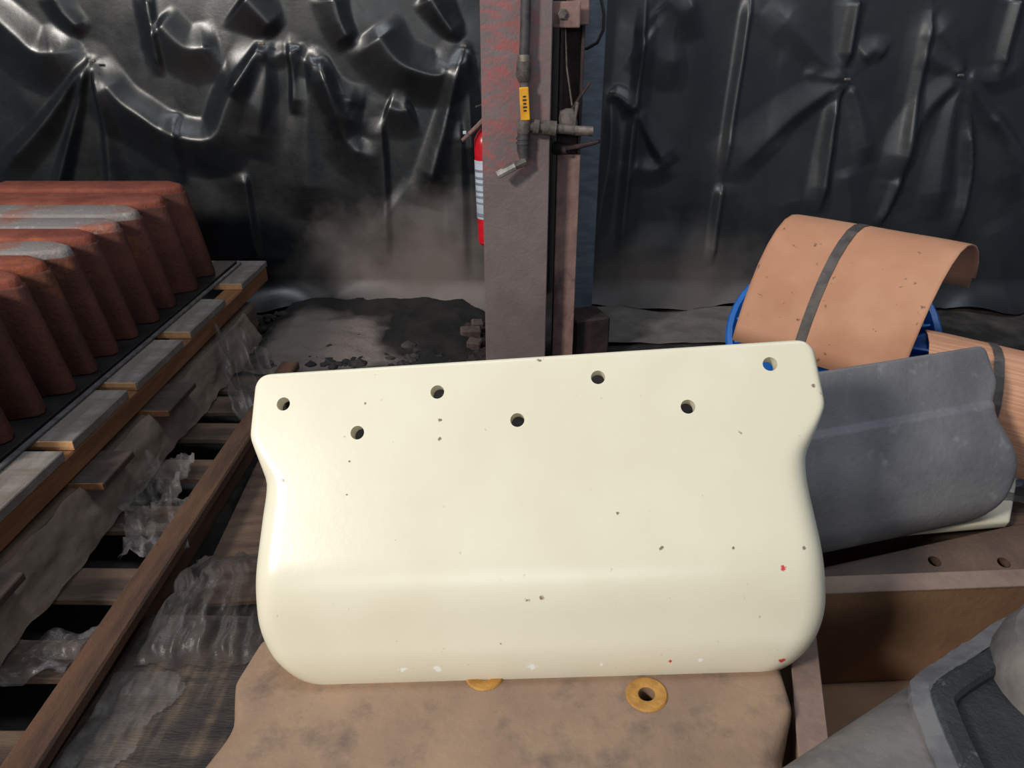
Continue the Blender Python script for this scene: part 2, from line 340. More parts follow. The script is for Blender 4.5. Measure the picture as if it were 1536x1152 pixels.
FR = [
 ([(1127, -10), (1106, 132), (1087, 273)], .12, .03, .05, 1, 1),
 ([(1087, 275), (1078, 340), (1070, 400)], .09, .03, .035, 1, .9),
 ([(970, -10), (959, 141), (950, 300), (943, 430)], .05, .10, .055, .9, 1),
 ([(1284, -6), (1275, 50), (1266, 104)], .035, .07, .06, 1.1, .6),
 ([(1271, 119), (1200, 165), (1150, 210), (1090, 268)], .06, .11, .07, .5, 1.3),
 ([(1268, 126), (1254, 150), (1243, 220), (1229, 320)], .03, .06, .07, .5, 1.2),
 ([(1274, 124), (1290, 180), (1302, 245)], .04, .05, .045, .5, 1.2),
 ([(1271, 117), (1235, 92), (1203, 57), (1150, 6)], .06, .05, .05, .5, 1.5),
 ([(1268, 118), (1240, 116), (1205, 108)], .03, .04, .03, .6, 1),
 ([(1290, 88), (1310, 76), (1326, 84)], .07, .05, .05, .8, .8),
 ([(1396, 14), (1381, 88), (1366, 180), (1347, 262), (1316, 340)], .03, .08, .06, .8, 1.2),
 ([(1441, 114), (1400, 150), (1372, 190), (1338, 270)], .05, .09, .065, .5, 1.3),
 ([(1441, 116), (1425, 170), (1410, 250), (1400, 330)], .05, .06, .055, .4, 1.5),
 ([(1442, 118), (1450, 190), (1449, 264), (1427, 360)], .04, .05, .05, .5, 1.3),
 ([(1444, 116), (1480, 170), (1505, 214), (1530, 300)], .05, .06, .06, .5, 1.4),
 ([(1441, 112), (1425, 70), (1396, 30)], .05, .05, .05, .5, 1.3),
 ([(1439, 113), (1410, 96), (1380, 76)], .05, .05, .04, .5, 1.1),
 ([(1445, 114), (1490, 120), (1540, 90)], .06, .06, .05, .5, 1.3),
 ([(1528, -10), (1507, 66), (1497, 116)], .04, .07, .06, 1.1, .8),
 ([(1484, 168), (1500, 190), (1545, 260)], .06, .05, .05, .6, 1.1),
 ([(959, 168), (985, 215), (1010, 252)], .06, .03, .06, .6, 1.1),
 ([(956, 250), (985, 256), (1012, 240)], .05, .08, .04, .8, .8),
 ([(919, 138), (940, 150), (957, 170)], .05, .05, .05, .6, 1),
 ([(920, 142), (925, 220), (915, 330), (900, 450)], .035, .05, .05, .5, 1.5),
 ([(962, 60), (1000, 90), (1030, 86)], .12, .1, .045, 1, 1),
 ([(1000, -8), (1024, 14), (1050, 4)], .08, .1, .05, 1, 1),
 ([(950, 380), (1010, 372), (1072, 378)], .1, .14, .03, 1, 1),
 ([(1160, 210), (1190, 260), (1200, 330)], .08, .08, .035, 1, 1.2),
 ([(1270, 250), (1275, 310), (1270, 380)], .06, .06, .035, 1, 1.2),
 ([(1490, 330), (1500, 400), (1498, 480)], .08, .08, .045, 1, 1.3),
]
for k_ in ((1127, -10, 1106, 132, 1087, 273), (1087, 276, 1080, 330, 1072, 400), (970, -10, 959, 141, 944, 420), (1284, -6, 1275, 50, 1266, 104), (1396, 14, 1381, 88, 1347, 262), (1347, 264, 1330, 310, 1316, 340), (1528, -10, 1507, 66, 1497, 116), (1254, 150, 1243, 220, 1229, 320), (1450, 190, 1449, 264, 1427, 360)):
    FR.append(([k_[:2], k_[2:4], k_[4:]], .012, .03, .038, 1, 1))
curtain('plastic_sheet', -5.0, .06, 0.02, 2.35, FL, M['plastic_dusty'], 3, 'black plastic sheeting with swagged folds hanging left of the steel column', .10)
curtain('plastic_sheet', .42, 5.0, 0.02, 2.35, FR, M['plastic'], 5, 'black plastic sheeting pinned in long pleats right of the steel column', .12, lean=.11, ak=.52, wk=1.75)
# washers/staples that pin the sheeting
for (a, b, lab) in [(138, 91, 'staple above the rusty castings'), (392, 65, 'staple at the end of the deep swag'), (695, 69, 'bright staple beside the steel column'), (919, 138, 'staple beside the blue-grey board'), (1271, 119, 'staple where pleats meet, above the brown sheet'), (1441, 113, 'rightmost staple holding the black sheeting')]:
    p = U(a, b, Y=WY - .075)
    s = tag(box('staple', p, (.035, .012, .014), M['brass'], bev=.003), 'small metal ' + lab, 'staple', 'staples in the sheeting')

# ------------------------------------------------------------------ steel column
CY = 3.3
col = tag(empty('steel_column', (.02, CY + .15, 0)), 'brown-grey steel column with worn red paint behind the cream bumper', 'column')
col_m = mat('worn_red_over_grey_paint', lin(122, 109, 108), lin(114, 101, 100), 5, .4, .6, .5, .25, 60, spec=.4)
nt = col_m.node_tree; N = nt.nodes; L = nt.links; bs = N['Principled BSDF']; src = bs.inputs['Base Color'].links[0].from_socket
tcn = N['Texture Coordinate']; mpn = N.new('ShaderNodeMapping'); mpn.inputs['Scale'].default_value = (7, 7, 13); mpn.inputs['Rotation'].default_value = (0, .35, 0); L.new(tcn.outputs['Object'], mpn.inputs[0])
nn = N.new('ShaderNodeTexNoise'); nn.inputs['Scale'].default_value = 1.5; nn.inputs['Detail'].default_value = 8; nn.inputs['Distortion'].default_value = 1.6; L.new(mpn.outputs[0], nn.inputs['Vector'])
sp = N.new('ShaderNodeSeparateXYZ'); L.new(tcn.outputs['Object'], sp.inputs[0])
def mrange(s, a, b, c=0, d=1):
    r = N.new('ShaderNodeMapRange'); r.inputs[1].default_value = a; r.inputs[2].default_value = b; r.inputs[3].default_value = c; r.inputs[4].default_value = d; L.new(s, r.inputs[0]); return r.outputs[0]
def mmath(op, a, b):
    r = N.new('ShaderNodeMath'); r.operation = op
    for i, s in enumerate((a, b)):
        if isinstance(s, (int, float)): r.inputs[i].default_value = s
        else: L.new(s, r.inputs[i])
    return r.outputs[0]
zlow = U(770, 275, Y=CY).z - 1.25
msk = mmath('MULTIPLY', mrange(nn.outputs[0], .42, .7), mmath('MULTIPLY', mrange(sp.outputs[2], zlow - .01, zlow + .12), mrange(sp.outputs[0], .14, .03, .12, 1)))
mx_ = N.new('ShaderNodeMix'); mx_.data_type = 'RGBA'; L.new(msk, mx_.inputs[0]); L.new(src, mx_.inputs[6]); mx_.inputs[7].default_value = lin(166, 86, 84); L.new(mx_.outputs[2], bs.inputs['Base Color'])
tops = 2.5
x0 = -.132; x1 = .168
box('front_flange', ((x0 + x1) / 2, CY + .011, tops / 2), (x1 - x0, .022, tops), col_m, col, bev=.004)
box('web', (.02, CY + .15, tops / 2), (.014, .26, tops), M['steel'], col, bev=0.002)
box('rear_flange', (.02, CY + .289, tops / 2), (x1 - x0, .022, tops), M['steel'], col, bev=.004)
box('base_plate', (.02, CY + .15, .013), (.44, .42, .025), M['dark_iron'], col, bev=.004)
# second, narrower post with brackets
post = tag(empty('channel_post', (.27, CY + .3, 0)), 'sooty brown channel post just right of the steel column', 'post')
def pxX(a, b, Y): return U(a, b, Y=Y).x
PYY = CY + .13
a0 = pxX(834, 300, PYY); a1 = pxX(868, 300, PYY)
bmz = .55
box('channel_web', ((a0 + a1) / 2, PYY + .07, tops / 2), (a1 - a0, .02, tops), M['dark_iron'], post, bev=.003)
zc = U(850, 232, Y=PYY).z
box('front_plate', ((a0 + a1) / 2, PYY, zc / 2), (a1 - a0, .014, zc), M['post'], post, bev=.003)
box('channel_lip', (a0 + .008, PYY + .03, tops / 2 + zc / 2), (.014, .06, tops - zc), M['dark_iron'], post, bev=.002)
box('channel_lip', (a1 - .008, PYY + .03, tops / 2 + zc / 2), (.014, .06, tops - zc), M['dark_iron'], post, bev=.002)
p = U(850, 22, Y=CY + .05)
br = box('bracket_tab', (p.x - .005, CY + .05, p.z), (.125, .014, .10), M['post'], post, bev=.006, seg=2)
p2 = U(866, 18, Y=CY + .12)
box('bracket_tab', (p2.x, CY + .12, p2.z), (.1, .014, .10), M['post'], post, bev=.006, seg=2)
pb = U(844, 21, Y=CY + .03)
bo = lathe('bolt', [(.022, 0), (.022, .012), (.016, .016)], M['pipe'], Matrix.Translation(Vector((pb.x, CY + .043, pb.z)) - post.location) @ Matrix.Rotation(math.pi / 2, 4, 'X'), post, 6)
# foot of the post: floor angle and rubble block
tag(box('concrete_block', (.40, CY + .32, .12), (.2, .2, .24), M['dark_iron'], rot=(0, 0, .3), bev=.01), 'sooty block at the foot of the channel post', 'block')
# blue-grey board behind the post
b0 = U(880, 60, Y=4.1); b1 = U(916, 60, Y=4.1)
bl = tag(empty('insulation_board', ((b0.x + b1.x) / 2, 4.16, 0)), 'narrow blue-grey board standing in the gap behind the post', 'board')
box('board_face', ((b0.x + b1.x) / 2 - .035, 4.16, 1.2), (b1.x - b0.x + .03, .02, 2.4), M['bluegrey'], bl, bev=.003)
box('edge_strip', (b0.x - .07, 4.145, 1.2), (.018, .03, 2.4), M['hose'], bl, bev=.003)
tag(tube('cable', [U(900, -10, Y=4.05), U(906, 20, Y=4.0), U(905, 45, Y=4.0), U(896, 64, Y=4.0), U(880, 73, Y=4.05), U(868, 70, Y=4.08)], .008, M['ink']), 'black cable looping over the blue-grey board', 'cable')

# ------------------------------------------------------------------ gas valve assembly on the column
GY = CY - .04
gv = tag(empty('valve_assembly', U(785, 192, Y=GY)), 'dusty pipe valve with hose and yellow tag on the steel column', 'valve')
def G(a, b, dy=0): return U(a, b, Y=GY + dy)
tube('supply_hose', [G(789, -12), G(788, 40), G(786, 88)], .022, M['hose'], gv, 12)
tube('hose_ferrule', [G(786, 82), G(786, 92)], .028, M['brass'], gv, 10)
tube('hose_coupling', [G(786, 92), G(785, 112), G(786, 122)], [.03, .033, .024], M['pipe'], gv, 10)
tube('riser_pipe', [G(786, 120), G(788, 150), G(789, 186)], .02, M['pipe'], gv, 10)
ty = box('yellow_tag', G(787, 156, -.026), (.040, .006, .132), M['yellow'], gv, (0, -.06, 0), .003)
for k in range(5):
    q = box('tag_print', G(787.3 + (k - 2) * .3, 148 + k * 4.2, -.031), (.012 + .004 * (k % 2), .002, .006), M['ink'], None, (0, -.06, 0), 0)
    q.parent = ty; q.matrix_parent_inverse = Matrix(); q.location = (0, -.005, .03 - k * .014); q.rotation_euler = (0, 0, 0)
tube('elbow', [G(789, 176), G(786, 190), G(785, 200)], [.026, .034, .028], M['pipe'], gv, 12)
tube('cross_pipe', [G(785, 190), G(800, 190), G(846, 194), G(862, 196)], .02, M['pipe'], gv, 12)
tube('pipe_collar', [G(800, 190), G(808, 191)], .032, M['pipe'], gv, 12)
tube('pipe_collar', [G(814, 191), G(834, 193)], [.03, .032], M['pipe'], gv, 12)
tube('pipe_stub', [G(862, 196), G(889, 197)], [.021, .021], M['brass'], gv, 12)
tube('drop_hose', [G(785, 198), G(784, 225), G(787, 240)], [.026, .026, .02], M['hose'], gv, 12)
for yy in (206, 213): tube('hose_rib', [G(784, yy), G(784, yy + 3)], .03, M['hose'], gv, 12)
tube('lever', [G(788, 242, -.01), G(768, 250, -.03), G(750, 260, -.04)], [.018, .02, .016], M['pipe'], gv, 8)
tube('lever_grip', [G(772, 249, -.03), G(746, 263, -.045)], [.019, .017], mat('worn_pale_grip', lin(176, 168, 160), lin(140, 132, 126), 30), gv, 8)
# regulator on the post
rg = tag(empty('regulator', G(852, 182, .1)), 'grey dusty regulator with bent plate on the channel post', 'regulator')
lathe('regulator_body', [(.02, -.04), (.05, -.03), (.055, 0), (.05, .03), (.025, .04)], M['pipe'], Matrix.Rotation(1.4, 4, 'Y'), rg, 16)
box('mount_plate', G(862, 178, .08), (.012, .06, .14), M['pipe'], rg, (0, .12, 0), .003)
box('bent_plate', G(868, 148, .12), (.01, .05, .16), M['dark_iron'], rg, (0, .6, 0), .003)
tube('control_wire', [G(848, 40, .12), G(850, 100, .12), G(858, 158, .1)], .004, M['pipe'], rg, 6)
tube('lower_rod', [G(838, 224, .14), G(870, 219, .08), G(899, 212, .04)], [.012, .011, .009], M['dark_iron'], rg, 8)
tube('lower_coupling', [G(832, 222, .16), G(852, 224, .12)], [.03, .022], M['dark_iron'], rg, 10)

# ------------------------------------------------------------------ fire extinguisher in the column pocket
EY = CY + .12
et = U(727, 190, Y=EY); eb = U(734, 366, Y=EY)
fe = tag(empty('fire_extinguisher', eb), 'red fire extinguisher with white label hanging left of the steel column', 'extinguisher')
axis = (et - eb); Hh = axis.length; rotm = axis.to_track_quat('Z', 'Y').to_matrix().to_4x4()
R_ = .052
lathe('cylinder', [(R_ * .8, 0), (R_, .012), (R_, Hh * .86), (R_ * .96, Hh * .9), (R_ * .7, Hh * .95), (R_ * .35, Hh * .99)], M['red'], rotm, fe, 24)
lathe('label', [(R_ + .001, Hh * .24), (R_ + .002, Hh * .245), (R_ + .002, Hh * .73), (R_ + .001, Hh * .735)], M['white'], rotm, fe, 24)
for k, (z0_, z1_) in enumerate([(.26, .29), (.37, .385), (.42, .44), (.47, .485), (.53, .55), (.58, .60), (.64, .66)]):
    lathe('label_print', [(R_ + .0028, Hh * z0_), (R_ + .003, Hh * (z0_ + .004)), (R_ + .003, Hh * z1_), (R_ + .0028, Hh * (z1_ + .002))], M['labelink'], rotm, fe, 24)
lathe('valve_head', [(R_ * .4, Hh * .97), (R_ * .42, Hh * 1.05), (R_ * .2, Hh * 1.07)], M['pipe'], rotm, fe, 12)
tube('lever', [U(730, 176, Y=EY), U(716, 190, Y=EY - .04), U(693, 211, Y=EY - .08)], [.014, .012, .008], M['post'], fe, 8)
tube('pull_pin', [U(726, 150, Y=EY), U(722, 158, Y=EY - .02), U(714, 160, Y=EY - .04)], .004, M['brass'], fe, 6)
box('pin_ring', U(697, 199, Y=EY - .085), (.016, .006, .014), M['white'], fe, bev=.002)

# ------------------------------------------------------------------ left: castings on stacked pallets
PT = .41                                  # top of the upper pallet deck
pal = tag(empty('wooden_pallet', (-1.95, 2.5, .25)), 'upper wooden pallet with grey deck boards carrying the rusty castings', 'pallet')
XE = -1.425
def on_deck(a, b): return U(a, b, Z=PT)
boards = [(3.60, 4.02), (2.93, 3.36), (2.42, 2.84), (1.99, 2.36), (1.5, 1.93), (1.0, 1.43)]
for (y0, y1) in boards:
    bd = box('deck_board', (-2.05, (y0 + y1) / 2, PT - .017), (1.26 + random.uniform(-.01, .01), y1 - y0, .034), M['deck'], pal, bev=.003)
    e = box('sawn_edge', (0, 0, 0), (1.25, .004, .030), M['wood_end'], None, bev=0); e.parent = bd; e.location = (0, -(y1 - y0) / 2 - .0006, 0)
for x in (XE - .05, -2.05, -2.65):
    box('stringer', (x, 2.5, PT - .034 - .04), (.10, 3.02, .08), M['wood'], pal, bev=.005)
for (y0, y1) in [(2.41, 2.66), (1.92, 2.12), (3.2, 3.45), (1.3, 1.5)]:
    ln_ = 1.305 if y0 < 3 else 1.17
    bd = box('bottom_board', (-2.65 + ln_ / 2 + .03, (y0 + y1) / 2, PT - .128), (ln_, y1 - y0, .025), M['stub'], pal, bev=.003)
    e = box('sawn_edge', (0, 0, 0), (ln_ - .01, .004, .022), M['wood'], None, bev=0); e.parent = bd; e.location = (0, -(y1 - y0) / 2 - .0006, 0)
# black strips and band lying along the deck edge
for (x, wd_, h, lab, m) in [(-1.63, .13, .02, 'broad black plastic strip lying under the rusty castings', 'blackstrip'), (-1.55, .02, .012, 'thin grey steel band along the edge of the pallet deck', 'strap')]:
    tag(box('edge_strip', (x, 2.45, PT + h / 2 + .0005), (wd_, 3.0, h), M[m], rot=(0, 0, 0), bev=.003), lab, 'strip')
# castings
pk = [3.72, 3.47, 3.22, 3.03, 2.84, 2.67, 2.49, 2.33, 2.16, 1.98, 1.80]
names = ['rust-red casting at the far end of the row nearest the black sheeting', 'rust-red casting second from the black sheeting', 'rusty casting with a greyish worn top, third from the black sheeting', 'rusty casting with scraped silver-grey top, fourth from the black sheeting',
         'orange-red casting between the two silver-topped castings', 'rusty casting with a bright silver top, sixth from the black sheeting', 'orange-red casting in front of the bright silver-topped one', 'dark rust-red casting eighth from the black sheeting', 'dark rust-red casting ninth from the black sheeting', 'dark rust-red casting tenth from the black sheeting', 'dark rust-red casting nearest the camera in the row']
for i, y in enumerate(pk):
    ya = (y + pk[i + 1]) / 2 if i + 1 < len(pk) else y - .09
    yb = (y + pk[i - 1]) / 2 if i else y + .11
    ya += .003; yb -= .003
    z0 = PT + .021; z1 = [.90, .885, .88, .872, .872, .868, .862, .86, .86, .86, .86][i]
    jt = random.uniform(-.008, .008)
    def plan(xr, cut):
        yp = y - .35 * (y - ya)
        return [(-2.66, ya), (xr - cut, ya), (xr - .012, yp - .018), (xr, yp + .012), (xr - .022, y + .3 * (yb - y)), (xr - cut * .95, yb), (-2.66, yb)]
    rt = tag(empty('rusty_casting', (-2.1, y, z0)), names[i], 'casting', 'row of rusty castings')
    o = prism('body', plan(-1.585 + jt, .12), z0, z1 - .03, M['rust_shaded'], None, bev=.009, seg=2, top=plan(-1.655 + jt, .12))
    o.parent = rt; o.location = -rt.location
    t = prism('top', plan(-1.657 + jt, .12), z1 - .052, z1, M['silver' if i in (2, 3, 5) else 'rust'], None, bev=.016, seg=3, top=plan(-1.672 + jt, .115))
    t.parent = rt; t.location = -rt.location
# wrapped load under it
ld = tag(empty('wrapped_load', (-2.0, 2.3, .13)), 'load wrapped in cloudy stretch film between the two pallets', 'load')
box('load_body', (-2.02, 2.25, .203), (1.24, 2.9, .15), M['load'], ld, bev=.02, seg=2)
def wrap(u, v):
    y = .75 + 2.75 * u; s = v
    x = -1.395 + .075 * s + .012 * fr(y * 5, s * 2, 3) + .02 * s * nz3(y * 4, 1)
    z = .285 - .15 * s + .01 * nz3(y * 9, s * 4, 7) - .02 * max(0, s - .8) * 5 * nz3(y * 12, 4)
    return (x - ld.location.x, y - ld.location.y, z - ld.location.z)
sheet('film_wrap', wrap, 220, 24, M['film_wrap'], ld)
# lower pallet
LT = .125
lp = tag(empty('wooden_pallet', (-1.7, 1.9, 0)), 'lower old pallet with brown beam and gaps sticking out beneath the wrapped load', 'pallet')
for yc in (2.99, 2.78, 2.555, 2.27, 1.965, 1.65, 1.36, 1.08, .80):
    wd_ = .135 + random.uniform(-.01, .015)
    box('deck_board', (-1.72 + random.uniform(-.01, .01), yc, LT - .011), (1.26, wd_, .022), M['oldwood'], lp, (0, 0, random.uniform(-.015, .015)), .003)
for x in (-1.075, -1.7, -2.3):
    box('stringer', (x, 1.9, LT + (.022 if x > -1.2 else -.07)), (.085, 2.5, .04 if x > -1.2 else .09), M['oldbeam'], lp, bev=.006)
box('stringer', (-1.10, 1.9, LT - .072), (.05, 2.45, .1), M['oldbeam'], lp, bev=.006)
# torn film hanging off the load
def scrap(name, base, ex, ey, m, label, nu=26, nv=26, amp=.05, seed=0, cut=.25):
    base = Vector(base); ex = Vector(ex); ey = Vector(ey); n = ex.cross(ey).normalized()
    def fn(u, v):
        p = base + ex * (u + .1 * nz3(v * 4, seed)) + ey * (v + .1 * nz3(u * 4, seed + 5)) + n * amp * fr(u * 3 + seed, v * 3, seed)
        p.z = max(p.z, .012); return p
    return tag(sheet(name, fn, nu, nv, m, None, lambda u, v: nz3(u * 4 + seed * 3, v * 4, 2) + 1.1 * (max(abs(u - .5), abs(v - .5)) - .38) * 4 > .55 + cut), label, 'plastic film')
scrap('film_scrap', U(318, 480, Z=.36), U(350, 620, Z=.15) - U(318, 480, Z=.36), (.28, -.1, -.10), M['film'], 'pale torn film at the far end of the wrapped load', amp=.07, seed=1)
scrap('film_scrap', U(205, 690, Z=.17), (.22, .0, .03), (.06, -.30, -.02), M['film_thin'], 'torn clear film hanging into the gap between lower pallet boards', amp=.06, seed=2)
scrap('film_scrap', U(190, 760, Z=.16), (.2, .05, .0), (.09, -.25, -.01), M['film_thin'], 'twisted film strip over the dark pallet slat', amp=.06, seed=9)
scrap('film_scrap', U(20, 960, Z=.14), (.22, .04, .01), (-.02, -.16, -.0), M['film'], 'dirty pale film lying on the near pallet board', amp=.03, seed=4)
# plywood and film right of the beam
tag(box('plywood_panel', (-.80, 1.12, .075), (.52, .86, .03), M['ply'], rot=(0, 0, -.02), bev=.003), 'dark scuffed plywood panel lying between the lower pallet and the tan bumper', 'panel')
tag(box('support_board', (-.80, 1.12, .03), (.4, .7, .058), M['oldwood'], rot=(0, 0, -.02), bev=.003), 'board hidden under the scuffed plywood panel', 'board')
tag(box('plywood_panel', (-.82, 2.05, .05), (.36, .8, .02), M['oldwood'], rot=(.02, -.05, .05), bev=.003), 'grey-brown plywood offcut leaning on the floor behind the cream bumper', 'panel')
def heap(u, v):
    x = -1.0 + .34 * u; y = 1.36 + .42 * v
    e = max(0, 1 - ((u - .5) * 2) ** 2) ** .5 * max(0, 1 - ((v - .5) * 2) ** 2) ** .5
    return (x + .03 * nz3(v * 5, 8), y + .03 * nz3(u * 5, 3), .1 + .09 * e + .03 * fr(u * 9, v * 2.5, 4) * (.3 + e))
tag(sheet('film_heap', heap, 60, 60, M['film']), 'crumpled heap of cloudy film on the plywood beside the cream bumper', 'plastic film')
def filmflat(u, v):
    x = -1.04 + .26 * u + .03 * nz3(v * 3, 1); y = .72 + .62 * v
    return (x, y, .096 + .022 * abs(fr(u * 5, v * 4, 6)))
tag(sheet('film_sheet', filmflat, 50, 70, M['film_thin'], None, lambda u, v: u > .62 + .35 * nz3(v * 5, 2)), 'wrinkled clear film stuck on the near plywood beside the pallet beam', 'plastic film')
# ------------------------------------------------------------------ rubble at the foot of the sheeting
bm = bmesh.new()
for k in range(420):
    p = U(random.uniform(330, 728), random.uniform(462, 556), Z=.0); s = random.uniform(.008, .035) * (1.5 if random.random() < .06 else 1)
    if p.y > 4.25: continue
    r = bmesh.ops.create_icosphere(bm, subdivisions=1, radius=s)
    for v in r['verts']: v.co *= random.uniform(.7, 1.15); v.co.z *= .7
    bmesh.ops.transform(bm, matrix=Matrix.Translation((p.x, p.y, s * .3)) @ Matrix.Rotation(random.uniform(0, 6), 4, 'Z'), verts=r['verts'])
tag(from_bm('rubble', bm, M['floor']), 'dark dirt and rubble on the floor before the black sheeting', 'rubble', kind='stuff')
for (a, b, s, lab) in [(706, 498, .12, 'broken brick lying against the steel column'), (716, 487, .07, 'small brick piece on top of the rubble by the column'), (712, 516, .08, 'small brick chip just below the broken brick')]:
    p = U(a, b, Z=.04)
    tag(box('brick_fragment', (p.x, p.y, .035), (s, .07, .06), M['brick'], rot=(.1, .05, random.uniform(-.5, .5)), bev=.008), lab, 'brick')
tag(tube('wire', [U(647, 470, Y=4.12), U(648, 490, Y=3.95), U(653, 520, Y=3.7), U(657, 545, Y=3.5)], .005, M['brass'], n=6), 'thin pale wire hanging over the rubble left of the column', 'wire')
# dirt bank with light dust patch
def bank(u, v):
    x = -1.45 + 1.3 * u; y = 3.35 + .98 * v
    return (x, y, .008 + .07 * v * (1 - .2 * u) * min(1, u * 8, (1 - u) * 8) + .02 * fr(x * 6, y * 6))
dm = mat('dusty_dirt', lin(42, 38, 36), lin(22, 20, 19), 5, .38, .6, .95, .9, 40, spots=[((-1.05, 3.75, .05), .42, lin(120, 108, 102)), ((-1.32, 3.40, .03), .2, lin(112, 100, 94))])
tag(sheet('dirt_bank', bank, 70, 60, dm), 'low bank of dark dirt with a pale dusty patch under the left sheeting', 'dirt', kind='stuff')
def slab(u, v):
    x = .5 + 1.5 * u; y = 3.75 + .6 * v
    return (x, y, .01 + .01 * fr(x * 4, y * 4))
tag(sheet('dust_strip', slab, 40, 20, M['concrete']), 'pale dusty floor strip below the right sheeting', 'dust', kind='stuff')

# ------------------------------------------------------------------ bumpers (flange with holes + thick rounded body)
def sm(a, b, x):
    t = min(1, max(0, (x - a) / (b - a))); return t * t * (3 - 2 * t)
def bumper(name, S, frame, holes, hr, m, B=.728, bend=(.43, .56), slope=25, xo=0., we=.646, w0=.640, wb=.605, wl=.618, rbot=.10, rplan=.18, back=-.2, nu=64, nb=84, rside=.058, step=0., b1=.150, b2=.252):
    us = [math.sin(t * math.pi / 2) for t in np.linspace(-1, 1, nu + 1)]
    bs_ = [B * (.5 - .5 * math.cos(math.pi * t)) for t in np.linspace(0, 1, nb + 1)]
    k = math.tan(math.radians(slope)); v = []; f = []
    def width(b):
        if b < b1: wv = w0 + (we - w0) * sm(0, b1, b)
        else: wv = we + (wb - we) * min(1, (b - b1) / (b2 - b1)) if b < b2 else wb
        # soften the ear and the notch
        acc = 0
        for q in (-.01, -.005, 0, .005, .01):
            c_ = b + q
            if c_ < b1: acc += w0 + (we - w0) * max(0, c_) / b1
            else: acc += we + (wb - we) * min(1, (c_ - b1) / (b2 - b1))
        wv = acc / 5 + (wl - wb) * sm(b2, .5, b)
        rc = .035
        if b < rc: wv -= rc - math.sqrt(max(0, rc * rc - (rc - b) ** 2))
        e = B - b
        if e < rplan: wv -= rplan - math.sqrt(max(0, rplan ** 2 - (rplan - e) ** 2))
        return wv
    def drop(d, r): return 0 if d >= r else r - math.sqrt(max(0, r * r - (r - d) ** 2))
    def top(b):
        a, z = bend
        if b < a: n = 0
        elif b < z: n = -k * (b - a) ** 2 / (2 * (z - a))
        else: n = -k * (z - a) / 2 - k * (b - z)
        return n + step * sm(.225, .25, b)
    def q(b): return -.036 + (back + .036) * sm(.17, .29, b)
    W = [width(b) for b in bs_]
    for i, b in enumerate(bs_):
        r = .014 + (rside - .014) * sm(.15, .30, b)
        for u in us:
            d = (1 - abs(u)) * W[i]
            n = top(b) - drop(d, r) - drop(b, .012) - drop(B - b, rbot)
            v.append(((u * W[i] + xo * sm(.15, .34, b)) * S, -b * S, max(n, q(b) + .002) * S))
    nT = len(v); nc = nu + 1
    for i, b in enumerate(bs_):
        for u in us: v.append(((u * W[i] + xo * sm(.15, .34, b)) * S, -b * S, q(b) * S))
    for i in range(nb):
        for j in range(nu):
            a = i * nc + j
            f.append((a, a + nc, a + nc + 1, a + 1)); f.append((nT + a, nT + a + 1, nT + a + nc + 1, nT + a + nc))
        a = i * nc; f.append((a, nT + a, nT + a + nc, a + nc)); a += nu; f.append((a, a + nc, nT + a + nc, nT + a))
    for j in range(nu):
        f.append((j, j + 1, nT + j + 1, nT + j)); a = nb * nc + j; f.append((a, nT + a, nT + a + 1, a + 1))
    o = pd(name, v, f, m, None)
    if holes:
        bm = bmesh.new()
        for (hx, hy) in holes:
            bmesh.ops.create_cone(bm, cap_ends=True, segments=28, radius1=hr, radius2=hr, depth=.5, matrix=Matrix.Translation((hx, hy, 0)))
        cut = from_bm('cutter', bm, None)
        md = o.modifiers.new('holes', 'BOOLEAN'); md.object = cut; md.operation = 'DIFFERENCE'; md.solver = 'EXACT'
        bpy.context.view_layer.update(); dg = bpy.context.evaluated_depsgraph_get()
        me = bpy.data.meshes.new_from_object(o.evaluated_get(dg)); o.modifiers.clear(); o.data = me
        bpy.data.objects.remove(cut)
    o.data.polygons.foreach_set('use_smooth', [True] * len(o.data.polygons)); o.data.set_sharp_from_angle(angle=math.radians(38))
    o.matrix_world = frame
    return o
def frame_of(cols, t):
    m = Matrix.Identity(4)
    for j in range(3):
        for i in range(3): m[i][j] = cols[i][j]
        m[j][3] = t[j]
    return m
def hit(px, py, F, n=0.):
    o = Vector((0, 0, CH)); d = U(px, py, Y=1) - o
    Fi = F.inverted(); lo = Fi @ o; ld_ = (Fi.to_3x3() @ d); t = (n - lo.z) / ld_.z
    return lo + ld_ * t
CF = frame_of([[.99510365, -.03791056, -.09127712], [-.04233603, .67100793, -.74024051], [.0893106, .74048035, .66611746]], (.0308, 1.4895, .9347))
sp_ = []
def spot(a, b, r, c_): 
    n_ = 0.
    for _ in range(12):
        h = hit(a, b, CF, n_); bb = -h.y; k_ = math.tan(math.radians(25))
        n_ = 0 if bb < .43 else (-k_ * (bb - .43) ** 2 / .26 if bb < .56 else -k_ * .065 - k_ * (bb - .56))
        e_ = .728 - bb
        if e_ < .1: n_ -= .1 - math.sqrt(max(0, .01 - (.1 - max(0, e_)) ** 2))
    sp_.append((tuple(h), r * .5, c_))
RED = lin(214, 70, 74); BR = lin(140, 124, 104); WH = lin(250, 250, 248)
spot(1175, 851, .016, RED); spot(992, 822, .011, BR); spot(790, 901, .014, BR); spot(811, 898, .013, BR); spot(660, 630, .01, BR); spot(660, 658, .009, BR); spot(927, 770, .008, BR)
